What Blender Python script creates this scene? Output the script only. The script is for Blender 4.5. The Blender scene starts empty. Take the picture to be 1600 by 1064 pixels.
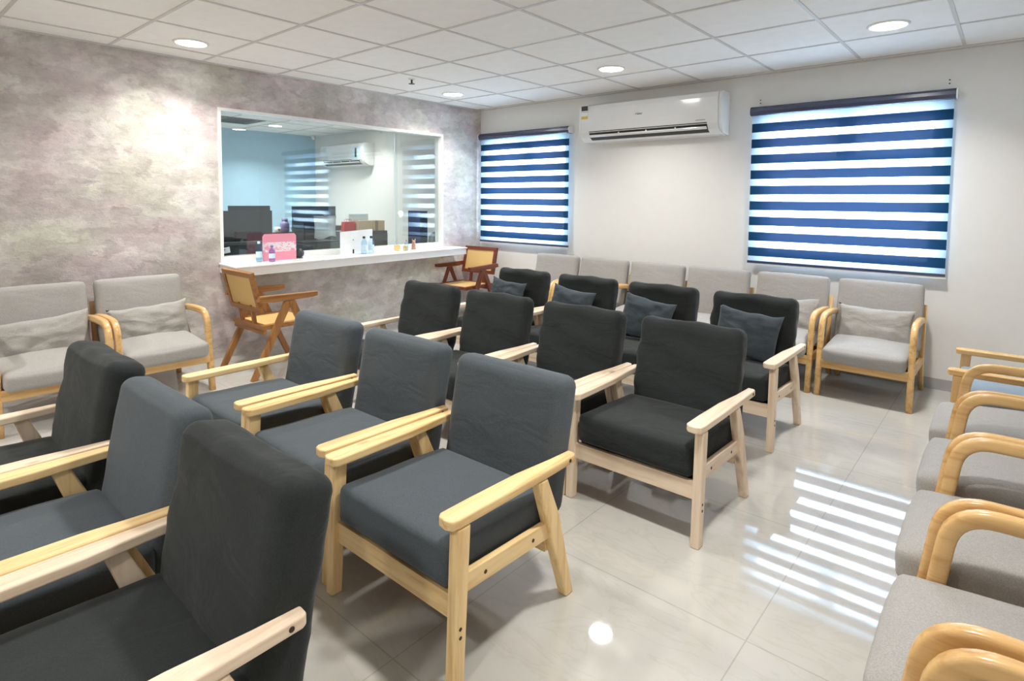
import bpy, bmesh, math, random
from mathutils import Vector, Matrix, noise
R = math.radians
S = bpy.context.scene
C = S.collection
random.seed(4)

# ---------------------------------------------------------------- camera
F_PX, PPX, PPY = 911.83, 806.58, 370.30          # focal length and principal point, 1600 x 1064 frame
YAW, PITCH, ROLL = 0.7077, 0.0630, 0.0088
EYE = Vector((5.9463, -6.1416, 1.60))
fw = Vector((-math.sin(YAW)*math.cos(PITCH), math.cos(YAW)*math.cos(PITCH), -math.sin(PITCH)))
rt = Vector((math.cos(YAW), math.sin(YAW), 0)); up = rt.cross(fw)
rt2 = rt*math.cos(ROLL) + up*math.sin(ROLL); up2 = up*math.cos(ROLL) - rt*math.sin(ROLL)
cam = bpy.data.cameras.new('camera'); cam_o = bpy.data.objects.new('camera', cam); C.objects.link(cam_o)
cam.sensor_fit = 'HORIZONTAL'; cam.sensor_width = 36; cam.lens = 36*F_PX/1600
cam.shift_x = (800-PPX)/1600; cam.shift_y = (PPY-532)/1600; cam.clip_start = .02
M4 = Matrix(((rt2.x, up2.x, -fw.x, EYE.x), (rt2.y, up2.y, -fw.y, EYE.y), (rt2.z, up2.z, -fw.z, EYE.z), (0, 0, 0, 1)))
cam_o.matrix_world = M4
S.camera = cam_o

# ---------------------------------------------------------------- world, exposure
W = bpy.data.worlds.new('world'); S.world = W; W.use_nodes = True
bg = W.node_tree.nodes['Background']
bg.inputs[0].default_value = (0.80, 0.91, 1.0, 1); bg.inputs[1].default_value = 20.0
S.view_settings.view_transform = 'Standard'; S.view_settings.look = 'None'
S.view_settings.gamma = 1; S.view_settings.use_curve_mapping = False
S.view_settings.exposure = 0.76
LAMP = 22.0; LAMP_W = 14.5                      # diffuser glow, and watts of the bulb inside each fitting                                        # emission of the downlights
try:
    S.cycles.use_denoising = True
    S.cycles.max_bounces = 10; S.cycles.diffuse_bounces = 6; S.cycles.transparent_max_bounces = 12
    S.cycles.sample_clamp_indirect = 8
except Exception: pass

# ---------------------------------------------------------------- materials
def mat(name):
    m = bpy.data.materials.new(name); m.use_nodes = True
    nt = m.node_tree; return m, nt, nt.nodes['Principled BSDF']
def N(nt, t, **kw):
    n = nt.nodes.new(t)
    for k, v in kw.items():
        if k in n.inputs: n.inputs[k].default_value = v
        else: setattr(n, k, v)
    return n
def ramp(nt, src, stops):
    r = nt.nodes.new('ShaderNodeValToRGB'); e = r.color_ramp.elements
    while len(e) < len(stops): e.new(.5)
    for i, (p, c) in enumerate(stops):
        e[i].position = p; e[i].color = (*c, 1) if len(c) == 3 else c
    nt.links.new(src, r.inputs[0]); return r
def coords(nt, scale=(1, 1, 1), rot=(0, 0, 0)):
    tc = nt.nodes.new('ShaderNodeTexCoord'); mp = nt.nodes.new('ShaderNodeMapping')
    mp.inputs['Scale'].default_value = scale; mp.inputs['Rotation'].default_value = rot
    nt.links.new(tc.outputs['Object'], mp.inputs[0]); return mp
def bump(nt, src, b, strength, dist=.01):
    n = nt.nodes.new('ShaderNodeBump'); n.inputs['Strength'].default_value = strength; n.inputs['Distance'].default_value = dist
    nt.links.new(src, n.inputs['Height']); nt.links.new(n.outputs[0], b.inputs['Normal']); return n
def plain(name, col, rough=.5, metal=0, spec=.5, bumps=None, var=.04):
    m, nt, b = mat(name)
    mp = coords(nt); n = N(nt, 'ShaderNodeTexNoise', Scale=9.0, Detail=3.0); nt.links.new(mp.outputs[0], n.inputs[0])
    r = ramp(nt, n.outputs[0], [(.3, [c*(1-var) for c in col]), (.7, [min(1, c*(1+var)) for c in col])])
    nt.links.new(r.outputs[0], b.inputs['Base Color'])
    b.inputs['Roughness'].default_value = rough; b.inputs['Metallic'].default_value = metal
    b.inputs['Specular IOR Level'].default_value = spec
    if bumps:
        k = N(nt, 'ShaderNodeTexNoise', Scale=bumps[0], Detail=4.0); nt.links.new(mp.outputs[0], k.inputs[0])
        bump(nt, k.outputs[0], b, bumps[1])
    return m
def wood(name, c1, c2, axis, rough=.42, knots=True):
    m, nt, b = mat(name)
    sc = [26, 26, 26]; sc['xyz'.index(axis)] = 1.6
    mp = coords(nt, sc)
    oi = nt.nodes.new('ShaderNodeObjectInfo'); ad = N(nt, 'ShaderNodeVectorMath', operation='ADD')
    mu = N(nt, 'ShaderNodeMath', operation='MULTIPLY'); mu.inputs[1].default_value = 37
    nt.links.new(oi.outputs['Random'], mu.inputs[0]); nt.links.new(mp.outputs[0], ad.inputs[0]); nt.links.new(mu.outputs[0], ad.inputs[1])
    n = N(nt, 'ShaderNodeTexNoise', Scale=1.0, Detail=5.0, Roughness=.6, Distortion=.4); nt.links.new(ad.outputs[0], n.inputs[0])
    r = ramp(nt, n.outputs[0], [(.30, c2), (.52, c1), (.75, [min(1, c*1.1) for c in c1])])
    out = r.outputs[0]
    if knots:
        sk = [5, 5, 5]; sk['xyz'.index(axis)] = 2.2
        mk = coords(nt, sk); ak = N(nt, 'ShaderNodeVectorMath', operation='ADD')
        nt.links.new(mk.outputs[0], ak.inputs[0]); nt.links.new(mu.outputs[0], ak.inputs[1])
        v = N(nt, 'ShaderNodeTexVoronoi', Scale=1.0); nt.links.new(ak.outputs[0], v.inputs[0])
        kr = ramp(nt, v.outputs['Distance'], [(.03, (1, 1, 1)), (.10, (0, 0, 0))])
        mx = N(nt, 'ShaderNodeMix', data_type='RGBA'); nt.links.new(kr.outputs[0], mx.inputs[0])
        nt.links.new(out, mx.inputs[6]); mx.inputs[7].default_value = (*[c*.45 for c in c2], 1); out = mx.outputs[2]
    nt.links.new(out, b.inputs['Base Color']); b.inputs['Roughness'].default_value = rough
    bump(nt, n.outputs[0], b, .08, .003)
    return m
def fabric(name, col, wr=.25, rough=.9):
    m, nt, b = mat(name)
    mp = coords(nt)
    n1 = N(nt, 'ShaderNodeTexNoise', Scale=220.0, Detail=2.0); nt.links.new(mp.outputs[0], n1.inputs[0])
    mp2 = coords(nt, (1, 1, 2.2))
    n2 = N(nt, 'ShaderNodeTexNoise', Scale=4.0, Detail=3.0, Distortion=.8); nt.links.new(mp2.outputs[0], n2.inputs[0])
    r = ramp(nt, n1.outputs[0], [(.3, [c*.86 for c in col]), (.7, [c*1.12 for c in col])])
    nt.links.new(r.outputs[0], b.inputs['Base Color'])
    mx = N(nt, 'ShaderNodeMath', operation='MULTIPLY_ADD'); mx.inputs[1].default_value = .06
    nt.links.new(n1.outputs[0], mx.inputs[0]); nt.links.new(n2.outputs[0], mx.inputs[2])
    bump(nt, mx.outputs[0], b, wr, .03)
    b.inputs['Roughness'].default_value = rough; b.inputs['Specular IOR Level'].default_value = .25
    b.inputs['Sheen Weight'].default_value = .12; b.inputs['Sheen Roughness'].default_value = .4
    return m
def emit(name, col, s):
    m, nt, b = mat(name); b.inputs['Base Color'].default_value = (*col, 1)
    b.inputs['Emission Color'].default_value = (*col, 1); b.inputs['Emission Strength'].default_value = s; return m
def glass(name, tint, boost=1.0, rough=0.0):
    m, nt, b = mat(name); nt.nodes.remove(b)
    t = N(nt, 'ShaderNodeBsdfTransparent'); t.inputs[0].default_value = (*tint, 1)
    g = N(nt, 'ShaderNodeBsdfGlossy'); g.inputs['Roughness'].default_value = rough
    f = N(nt, 'ShaderNodeFresnel', IOR=1.5)
    ge = N(nt, 'ShaderNodeNewGeometry'); mr = N(nt, 'ShaderNodeMapRange'); mr.inputs[3].default_value = 1.5; mr.inputs[4].default_value = 1/1.5
    nt.links.new(ge.outputs['Backfacing'], mr.inputs[0]); nt.links.new(mr.outputs[0], f.inputs['IOR'])
    mu = N(nt, 'ShaderNodeMath', operation='MULTIPLY'); mu.inputs[1].default_value = boost
    mu.use_clamp = True
    mx = N(nt, 'ShaderNodeMixShader'); nt.links.new(f.outputs[0], mu.inputs[0]); nt.links.new(mu.outputs[0], mx.inputs[0])
    nt.links.new(t.outputs[0], mx.inputs[1]); nt.links.new(g.outputs[0], mx.inputs[2])
    nt.links.new(mx.outputs[0], nt.nodes['Material Output'].inputs[0]); return m
def cloth_light(name, col, transp, transl, tcol):
    """thin woven shade cloth: part holes, part light coming through the threads, part diffuse"""
    m, nt, b = mat(name); nt.nodes.remove(b)
    d = N(nt, 'ShaderNodeBsdfDiffuse'); d.inputs[0].default_value = (*col, 1)
    tl = N(nt, 'ShaderNodeBsdfTranslucent'); tl.inputs[0].default_value = (*tcol, 1)
    tp = N(nt, 'ShaderNodeBsdfTransparent')
    a = N(nt, 'ShaderNodeMixShader'); a.inputs[0].default_value = transl
    nt.links.new(d.outputs[0], a.inputs[1]); nt.links.new(tl.outputs[0], a.inputs[2])
    c = N(nt, 'ShaderNodeMixShader')
    mp = coords(nt, (1, 1, 1)); w = N(nt, 'ShaderNodeTexNoise', Scale=30.0); nt.links.new(mp.outputs[0], w.inputs[0])
    mr = N(nt, 'ShaderNodeMapRange'); mr.inputs[3].default_value = transp*.9; mr.inputs[4].default_value = transp*1.1
    nt.links.new(w.outputs[0], mr.inputs[0]); nt.links.new(mr.outputs[0], c.inputs[0])
    nt.links.new(a.outputs[0], c.inputs[1]); nt.links.new(tp.outputs[0], c.inputs[2])
    nt.links.new(c.outputs[0], nt.nodes['Material Output'].inputs[0]); return m

def plaster():
    m, nt, b = mat('textured_plaster')
    L = nt.links.new
    def mul(a, c):
        n = N(nt, 'ShaderNodeMix', data_type='RGBA', blend_type='MULTIPLY'); n.inputs[0].default_value = 1
        L(a, n.inputs[6]); L(c, n.inputs[7]); return n.outputs[2]
    mp = coords(nt, (1, 1, 1.7))
    ws = N(nt, 'ShaderNodeTexNoise', Scale=9.0, Detail=5.0, Roughness=.65); L(mp.outputs[0], ws.inputs[0])
    sub = N(nt, 'ShaderNodeVectorMath', operation='SUBTRACT'); sub.inputs[1].default_value = (.5, .5, .5); L(ws.outputs['Color'], sub.inputs[0])
    sc = N(nt, 'ShaderNodeVectorMath', operation='SCALE'); sc.inputs['Scale'].default_value = .30; L(sub.outputs[0], sc.inputs[0])
    ad = N(nt, 'ShaderNodeVectorMath', operation='ADD'); L(mp.outputs[0], ad.inputs[0]); L(sc.outputs[0], ad.inputs[1])
    big = N(nt, 'ShaderNodeTexNoise', Scale=1.7, Detail=7.0, Roughness=.6); L(ad.outputs[0], big.inputs[0])
    fine = N(nt, 'ShaderNodeTexNoise', Scale=7.5, Detail=5.0, Roughness=.55); L(ad.outputs[0], fine.inputs[0])
    pat = N(nt, 'ShaderNodeTexVoronoi', Scale=5.0); L(ad.outputs[0], pat.inputs[0])
    hue = N(nt, 'ShaderNodeTexNoise', Scale=1.5, Detail=3.0); L(ad.outputs[0], hue.inputs[0])
    r1 = ramp(nt, big.outputs[0], [(.32, (.44, .39, .37)), (.46, (.54, .495, .475)), (.56, (.62, .585, .56)), (.68, (.71, .69, .655))])
    r2 = ramp(nt, hue.outputs[0], [(.36, (.99, .92, .96)), (.5, (1, 1, 1)), (.64, (.95, .99, .91))])
    r3 = ramp(nt, pat.outputs['Color'], [(.1, (.90, .895, .90)), (.9, (1.06, 1.06, 1.06))])
    r4 = ramp(nt, fine.outputs[0], [(.32, (.83, .82, .82)), (.5, (1, 1, 1)), (.66, (1.12, 1.12, 1.11))])
    L(mul(mul(mul(r1.outputs[0], r2.outputs[0]), r3.outputs[0]), r4.outputs[0]), b.inputs['Base Color'])
    s2 = N(nt, 'ShaderNodeMath', operation='MULTIPLY_ADD'); s2.inputs[1].default_value = .5
    L(fine.outputs[0], s2.inputs[0]); L(big.outputs[0], s2.inputs[2])
    bump(nt, s2.outputs[0], b, .45, .03)
    b.inputs['Roughness'].default_value = .55; b.inputs['Specular IOR Level'].default_value = .35
    return m
def floor_mat():
    m, nt, b = mat('polished_porcelain')
    mp = coords(nt, (1, 1, 1))
    n = N(nt, 'ShaderNodeTexNoise', Scale=1.1, Detail=6.0, Distortion=1.0); nt.links.new(mp.outputs[0], n.inputs[0])
    r = ramp(nt, n.outputs[0], [(.3, (.46, .448, .415)), (.5, (.52, .51, .475)), (.7, (.565, .555, .525))])
    mv = coords(nt, (1.2, 3.2, 1), (0, 0, .5))
    v = N(nt, 'ShaderNodeTexNoise', Scale=1.6, Detail=8.0, Distortion=1.6); nt.links.new(mv.outputs[0], v.inputs[0])
    vr = ramp(nt, v.outputs[0], [(.47, (1, 1, 1)), (.5, (.95, .94, .92)), (.53, (1, 1, 1))])
    a = N(nt, 'ShaderNodeMix', data_type='RGBA', blend_type='MULTIPLY'); a.inputs[0].default_value = 1
    nt.links.new(r.outputs[0], a.inputs[6]); nt.links.new(vr.outputs[0], a.inputs[7])
    # joints: tiles T x T from (5.09,-3.98)
    sp = N(nt, 'ShaderNodeSeparateXYZ'); nt.links.new(mp.outputs[0], sp.inputs[0])
    T = TILE
    dist = []
    for ax, off in ((0, JX), (1, JY)):
        s = N(nt, 'ShaderNodeMath', operation='SUBTRACT'); s.inputs[1].default_value = off; nt.links.new(sp.outputs[ax], s.inputs[0])
        pp = N(nt, 'ShaderNodeMath', operation='PINGPONG'); pp.inputs[1].default_value = T/2; nt.links.new(s.outputs[0], pp.inputs[0])
        dist.append(pp)
    mn = N(nt, 'ShaderNodeMath', operation='MINIMUM'); nt.links.new(dist[0].outputs[0], mn.inputs[0]); nt.links.new(dist[1].outputs[0], mn.inputs[1])
    jr = ramp(nt, mn.outputs[0], [(0.0012, (.72, .70, .66)), (0.0028, (1, 1, 1))])
    c = N(nt, 'ShaderNodeMix', data_type='RGBA', blend_type='MULTIPLY'); c.inputs[0].default_value = 1
    nt.links.new(a.outputs[2], c.inputs[6]); nt.links.new(jr.outputs[0], c.inputs[7])
    nt.links.new(c.outputs[2], b.inputs['Base Color'])
    b.inputs['Roughness'].default_value = .03; b.inputs['Specular IOR Level'].default_value = .9
    return m
TILE, JX, JY = 0.90, 5.27, -4.04
MAT = {}
def mk():
    M = MAT
    M['plaster'] = plaster(); M['floor'] = floor_mat()
    M['wall'] = plain('off_white_paint', (.80, .795, .775), .6, var=.01)
    M['office_wall'] = plain('light_blue_paint', (.42, .64, .80), .6, var=.02)
    M['ceil'] = plain('mineral_fibre_tile', (.90, .89, .87), .85, bumps=(120, .1), var=.02)
    M['tbar'] = plain('shade_greyed_ceiling_grid', (.62, .61, .59), .5, var=.02)  # slightly grey bars, their weaker light put into the colour as darker grey
    M['white'] = plain('white_laminate', (.86, .86, .85), .25, var=.01)
    M['gloss_white'] = plain('white_plastic', (.83, .84, .85), .12, var=.01)
    M['base'] = plain('grey_baseboard', (.42, .42, .41), .35)
    M['dark'] = plain('black_plastic', (.018, .02, .022), .35)
    M['dgrey'] = plain('dark_grey_plastic', (.055, .065, .068), .3)
    M['mgrey'] = plain('grey_plastic', (.28, .29, .30), .4)
    M['navyp'] = plain('navy_aluminium', (.05, .06, .12), .25, spec=.8)
    M['alu'] = plain('powder_coated_white_aluminium', (.55, .60, .66), .35)
    M['glass'] = glass('window_glass', (.96, .98, 1.0))
    M['oglass'] = glass('tinted_office_glass', (.94, .985, .99), 1.9)
    M['band'] = cloth_light('navy_shade_band', (.012, .072, .165), .001, .25, (.010, .016, .045))
    M['sheer'] = cloth_light('sheer_shade_band', (.55, .75, .85), .13, .35, (.55, .75, .95))
    M['lamp'] = emit('lamp_diffuser', (1.0, .97, .92), LAMP)
    M['lampring'] = plain('white_lamp_trim', (.85, .85, .83), .4)
    for ax in 'xyz':
        M['pale'+ax] = wood('pale_rubberwood_'+ax, (.84, .69, .53), (.68, .49, .33), ax)
        M['yel'+ax] = wood('yellow_pine_'+ax, (.88, .645, .33), (.66, .385, .14), ax)
        M['ben'+ax] = wood('honey_bentwood_'+ax, (.72, .46, .20), (.55, .30, .10), ax, .25, False)
        M['teak'+ax] = wood('brown_teak_'+ax, (.36, .165, .05), (.21, .085, .025), ax, .35, False)
        M['red'+ax] = wood('red_brown_teak_'+ax, (.17, .040, .018), (.09, .02, .01), ax, .35, False)
    M['charcoal'] = fabric('charcoal_fabric', (.025, .030, .031), .35)
    M['slate'] = fabric('blue_grey_fabric', (.080, .096, .111), .16)
    M['grey'] = fabric('light_grey_fabric', (.37, .36, .345), .22)
    M['greyp'] = fabric('light_grey_pillow_fabric', (.38, .365, .345), .5)
    M['bluep'] = fabric('blue_charcoal_pillow_fabric', (.058, .075, .090), .5)
    M['blue'] = fabric('pale_blue_fabric', (.25, .31, .37), .2)
    M['webbing'] = plain('dark_red_webbing', (.07, .016, .012), .9)
    M['hole'] = plain('dark_screw_recess', (.05, .03, .02), .7)
    # cane weave
    m, nt, b = mat('woven_cane'); mp = coords(nt, (1, 1, 1))
    k = N(nt, 'ShaderNodeTexChecker', Scale=160.0); k.inputs[1].default_value = (.80, .56, .24, 1); k.inputs[2].default_value = (.66, .43, .15, 1)
    nt.links.new(mp.outputs[0], k.inputs[0]); nt.links.new(k.outputs[0], b.inputs['Base Color']); bump(nt, k.outputs[1], b, .3, .002)
    b.inputs['Roughness'].default_value = .5; M['cane'] = m
    M['purple'] = plain('lilac_plastic', (.24, .20, .42), .3)
    M['paper'] = plain('white_paper', (.88, .91, .92), .8)
    M['redp'] = plain('red_paper', (.55, .04, .04), .5)
    M['card'] = plain('cardboard', (.52, .38, .24), .8); M['tape'] = plain('brown_tape', (.25, .17, .09), .4)
    M['gold'] = plain('gold_metal', (.75, .48, .15), .25, metal=.8)
    M['copper'] = plain('brown_ceramic', (.45, .24, .15), .35)
    M['bottle'] = glass('blue_clear_plastic', (.55, .80, .95), 1.6)
    M['bottle2'] = glass('pale_clear_plastic', (.78, .90, .98), 1.6)
    M['lilac'] = glass('lilac_clear_plastic', (.68, .62, .90), 1.6)
    M['jar'] = glass('amber_clear_glass', (.95, .80, .55), 1.8)
    M['label'] = plain('pale_blue_label', (.62, .78, .88), .5)
    M['yellowl'] = plain('yellow_label', (.75, .58, .12), .5)
    M['chrome'] = plain('polished_steel', (.7, .7, .7), .15, metal=1)
    # printed pink board
    m, nt, b = mat('printed_pink_board'); mp = coords(nt, (14, 14, 22))
    n = N(nt, 'ShaderNodeTexNoise', Scale=1.0, Detail=4.0, Distortion=1.5); nt.links.new(mp.outputs[0], n.inputs[0])
    sp = N(nt, 'ShaderNodeSeparateXYZ'); tc = coords(nt); nt.links.new(tc.outputs[0], sp.inputs[0])
    lim = N(nt, 'ShaderNodeMath', operation='COMPARE'); nt.links.new(sp.outputs[2], lim.inputs[0]); lim.inputs[1].default_value = .14; lim.inputs[2].default_value = .05
    r = ramp(nt, n.outputs[0], [(.44, (0, 0, 0)), (.47, (1, 1, 1)), (.60, (1, 1, 1)), (.62, (.2, .2, .2))])
    mu = N(nt, 'ShaderNodeMath', operation='MULTIPLY'); nt.links.new(r.outputs[0], mu.inputs[0]); nt.links.new(lim.outputs[0], mu.inputs[1])
    mx = N(nt, 'ShaderNodeMix', data_type='RGBA'); nt.links.new(mu.outputs[0], mx.inputs[0])
    mx.inputs[6].default_value = (.86, .32, .42, 1); mx.inputs[7].default_value = (.85, .78, .80, 1)
    nt.links.new(mx.outputs[2], b.inputs['Base Color']); M['pink'] = m
mk()
M = MAT

# ---------------------------------------------------------------- mesh helpers
def obj(name, bm, m, parent=None, smooth=False, loc=None):
    me = bpy.data.meshes.new(name); bmesh.ops.recalc_face_normals(bm, faces=bm.faces[:]); bm.to_mesh(me); bm.free()
    ms = m if isinstance(m, (list, tuple)) else [m]
    for k in ms: me.materials.append(k)
    if smooth:
        for p in me.polygons: p.use_smooth = True
    o = bpy.data.objects.new(name, me); C.objects.link(o)
    if parent: o.parent = parent
    if loc: o.location = loc
    return o
def tag(o, label, cat, group=None):
    o['label'] = label; o['category'] = cat
    if group: o['group'] = group
    return o
def thing(name, label, cat, loc=(0, 0, 0), rz=0, group=None):
    o = bpy.data.objects.new(name, None); C.objects.link(o); o.empty_display_size = .1
    o.location = loc; o.rotation_euler = (0, 0, rz); return tag(o, label, cat, group)
def struct(name, bm, m, parent=None, smooth=False):
    o = obj(name, bm, m, parent, smooth)
    if not parent: o['kind'] = 'structure'
    return o
def box(bm, x0, x1, y0, y1, z0, z1, mi=0):
    v = [bm.verts.new((x, y, z)) for x in (x0, x1) for y in (y0, y1) for z in (z0, z1)]
    for q in ((0, 1, 3, 2), (4, 6, 7, 5), (0, 4, 5, 1), (2, 3, 7, 6), (0, 2, 6, 4), (1, 5, 7, 3)):
        bm.faces.new([v[i] for i in q]).material_index = mi
    return v
def quad(bm, x0, x1, y, z0, z1, mi=0):
    f = bm.faces.new([bm.verts.new(p) for p in ((x0, y, z0), (x1, y, z0), (x1, y, z1), (x0, y, z1))]); f.material_index = mi
def bev(bm, w, seg=2):
    if w > 0:
        es = [e for e in bm.edges if len(e.link_faces) == 2 and e.calc_face_angle(0) > .5]
        bmesh.ops.bevel(bm, geom=es, offset=w, segments=seg, affect='EDGES', clamp_overlap=True, profile=.5)
    return bm
def bx(x0, x1, y0, y1, z0, z1, w=.004, seg=2):
    bm = bmesh.new(); box(bm, x0, x1, y0, y1, z0, z1); return bev(bm, w, seg)
def prism(pts, axis, a0, a1, w=.004, seg=2):
    """polygon pts extruded along axis ('x': pts are (y,z); 'y': (x,z); 'z': (x,y))"""
    bm = bmesh.new()
    def P(p, a): return {'x': (a, p[0], p[1]), 'y': (p[0], a, p[1]), 'z': (p[0], p[1], a)}[axis]
    A = [bm.verts.new(P(p, a0)) for p in pts]; B = [bm.verts.new(P(p, a1)) for p in pts]
    bm.faces.new(A); bm.faces.new(B[::-1])
    for i in range(len(pts)):
        j = (i+1) % len(pts); bm.faces.new((A[i], B[i], B[j], A[j]))
    bmesh.ops.recalc_face_normals(bm, faces=bm.faces[:])
    return bev(bm, w, seg)
def cyl(cx, cy, z0, z1, r, n=24, axis='z', r2=None):
    bm = bmesh.new(); r2 = r if r2 is None else r2
    def P(a, rr, h):
        u, v = rr*math.cos(a), rr*math.sin(a)
        return {'z': (cx+u, cy+v, h), 'x': (h, cx+u, cy+v), 'y': (cx+u, h, cy+v)}[axis]
    A = [bm.verts.new(P(2*math.pi*i/n, r, z0)) for i in range(n)]; B = [bm.verts.new(P(2*math.pi*i/n, r2, z1)) for i in range(n)]
    bm.faces.new(A); bm.faces.new(B)
    for i in range(n): bm.faces.new((A[i], A[(i+1) % n], B[(i+1) % n], B[i]))
    return bm
def lathe(prof, n=20, c=(0, 0)):
    bm = bmesh.new(); rings = []
    for r, z in prof:
        rings.append([bm.verts.new((c[0]+r*math.cos(2*math.pi*i/n), c[1]+r*math.sin(2*math.pi*i/n), z)) for i in range(n)])
    for a, b in zip(rings, rings[1:]):
        for i in range(n): bm.faces.new((a[i], a[(i+1) % n], b[(i+1) % n], b[i]))
    bm.faces.new(rings[0]); bm.faces.new(rings[-1]); return bm
def sweep(path, w, t, n=16, x=0):
    """rounded-rectangle bar of width w (x) and thickness t along a (y,z) path"""
    bm = bmesh.new(); rings = []
    for i, (py, pz) in enumerate(path):
        a = path[max(i-1, 0)]; b = path[min(i+1, len(path)-1)]
        ty, tz = b[0]-a[0], b[1]-a[1]; l = math.hypot(ty, tz); ny, nz = -tz/l, ty/l
        ring = []
        for k in range(n):
            an = 2*math.pi*(k+.5)/n; c, s = math.cos(an), math.sin(an)
            c = math.copysign(abs(c)**.55, c); s = math.copysign(abs(s)**.55, s)
            ring.append(bm.verts.new((x+c*w/2, py+ny*s*t/2, pz+nz*s*t/2)))
        rings.append(ring)
    for a, b in zip(rings, rings[1:]):
        for i in range(n): bm.faces.new((a[i], a[(i+1) % n], b[(i+1) % n], b[i]))
    bm.faces.new(rings[0]); bm.faces.new(rings[-1]); return bm
def softbox(hx, hy, hz, r, puff=(0, 0, 0), n=12, wr=0, seed=0, top_r=None):
    """cushion: rounded box with puffed faces and optional fabric wrinkles"""
    bm = bmesh.new(); H = Vector((hx, hy, hz)); tv = {}
    def g(i):                                   # denser towards the edges
        t = -1+2*i/n; return math.copysign(1-(1-abs(t))**1.5, t)
    for ax in range(3):
        for sg in (-1, 1):
            grid = []
            for i in range(n+1):
                row = []
                for j in range(n+1):
                    p = [0, 0, 0]; p[ax] = sg; p[(ax+1) % 3] = g(i); p[(ax+2) % 3] = g(j)
                    key = tuple(round(v, 5) for v in p)
                    if key not in tv:
                        P = Vector((p[0]*H.x, p[1]*H.y, p[2]*H.z))
                        inn = Vector([max(-(H[k]-r), min(H[k]-r, P[k])) for k in range(3)])
                        d = (P-inn); nn = d.normalized() if d.length > 1e-9 else Vector((0, 0, 1))
                        Q = inn + nn*r
                        for k in range(3):
                            o1, o2 = (k+1) % 3, (k+2) % 3
                            if abs(p[k]) > .999: Q[k] += math.copysign(puff[k]*(1-p[o1]**2)*(1-p[o2]**2), p[k])
                        if wr:
                            q = Vector((Q.x*3.2+seed, Q.y*5, Q.z*8+Q.x*2.5))
                            Q += nn*wr*(noise.noise(q)*1.0 + .45*noise.noise(q*2.3))
                        tv[key] = bm.verts.new(Q)
                    row.append(tv[key])
                grid.append(row)
            for i in range(n):
                for j in range(n):
                    bm.faces.new((grid[i][j], grid[i+1][j], grid[i+1][j+1], grid[i][j+1]))
    return bm
def xf(bm, rx=0, loc=(0, 0, 0), ry=0, rz=0):
    m = Matrix.Translation(loc) @ Matrix.Rotation(rz, 4, 'Z') @ Matrix.Rotation(ry, 4, 'Y') @ Matrix.Rotation(rx, 4, 'X')
    bmesh.ops.transform(bm, matrix=m, verts=bm.verts[:]); return bm
def pillow_bm(hw, hh, th, seed=0, n=22):
    """pillow standing upright in the xz plane, thickness along y, with pulled corners"""
    bm = bmesh.new(); sides = []
    for sg in (-1, 1):
        g = []
        for i in range(n+1):
            row = []
            for j in range(n+1):
                u, v = -1+2*i/n, -1+2*j/n
                if sg == 1 and (i in (0, n) or j in (0, n)): row.append(sides[0][i][j]); continue
                x = u*hw*(1-.07*(1-abs(v)**2.2)*abs(u)**3); z = v*hh*(1-.13*(1-abs(u)**2.2)*abs(v)**3)
                t = th*((1-abs(u)**2.6)*(1-abs(v)**2.6))**.62
                q = Vector((u*2.3+seed, v*2.3, sg*1.7))
                t *= 1+.30*noise.noise(q*1.2)
                t += .010*noise.noise(q*3.1)*(1-max(abs(u), abs(v))**6)
                z += .012*noise.noise(Vector((u*2+seed, v, 3)))
                row.append(bm.verts.new((x, sg*t, z)))
            g.append(row)
        sides.append(g)
        for i in range(n):
            for j in range(n):
                try: bm.faces.new((g[i][j], g[i+1][j], g[i+1][j+1], g[i][j+1]))
                except ValueError: pass
    return bm
def copy_tree(o, parent=None):
    c = o.copy(); C.objects.link(c)
    if parent: c.parent = parent
    for ch in list(o.children): copy_tree(ch, c)
    return c
def place(first, used, loc, rz, label, group=None):
    o = first if not used else copy_tree(first)
    o.location = loc; o.rotation_euler = (0, 0, rz); o['label'] = label
    if group: o['group'] = group
    elif 'group' in o: del o['group']
    return o

# ---------------------------------------------------------------- room shell
CEIL, OCEIL, XR, YF, OX, OYF = 2.892, 2.80, 6.75, -8.6, -4.48, -5.6
def holes_wall(axis, pos, th, a0, a1, z0, z1, holes):
    """wall in plane axis=pos, thickness th, with rectangular holes (a0,a1,z0,z1)"""
    bm = bmesh.new()
    A = sorted({a0, a1, *[h[0] for h in holes], *[h[1] for h in holes]}); Z = sorted({z0, z1, *[h[2] for h in holes], *[h[3] for h in holes]})
    def solid(i, j):
        if i < 0 or j < 0 or i >= len(A)-1 or j >= len(Z)-1: return False
        ca, cz = (A[i]+A[i+1])/2, (Z[j]+Z[j+1])/2
        return not any(h[0] < ca < h[1] and h[2] < cz < h[3] for h in holes)
    vs = {}
    def V(a, z, d):
        k = (a, z, d)
        if k not in vs: vs[k] = bm.verts.new((pos+d, a, z) if axis == 'x' else (a, pos+d, z))
        return vs[k]
    for i in range(len(A)-1):
        for j in range(len(Z)-1):
            if not solid(i, j): continue
            a, b, c, d = A[i], A[i+1], Z[j], Z[j+1]
            bm.faces.new((V(a, c, 0), V(b, c, 0), V(b, d, 0), V(a, d, 0))); bm.faces.new((V(a, c, th), V(a, d, th), V(b, d, th), V(b, c, th)))
            for (di, dj, p, q) in ((-1, 0, (a, c), (a, d)), (1, 0, (b, c), (b, d)), (0, -1, (a, c), (b, c)), (0, 1, (a, d), (b, d))):
                if not solid(i+di, j+dj): bm.faces.new((V(*p, 0), V(*q, 0), V(*q, th), V(*p, th)))
    return bm
WIN_A = (.17, 1.50, 1.06, 2.40); WIN_B = (3.97, 5.42, 1.04, 2.42)      # window openings in the white wall
HATCH = (-3.68, -.74, .995, 2.478)                                     # office window opening
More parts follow.
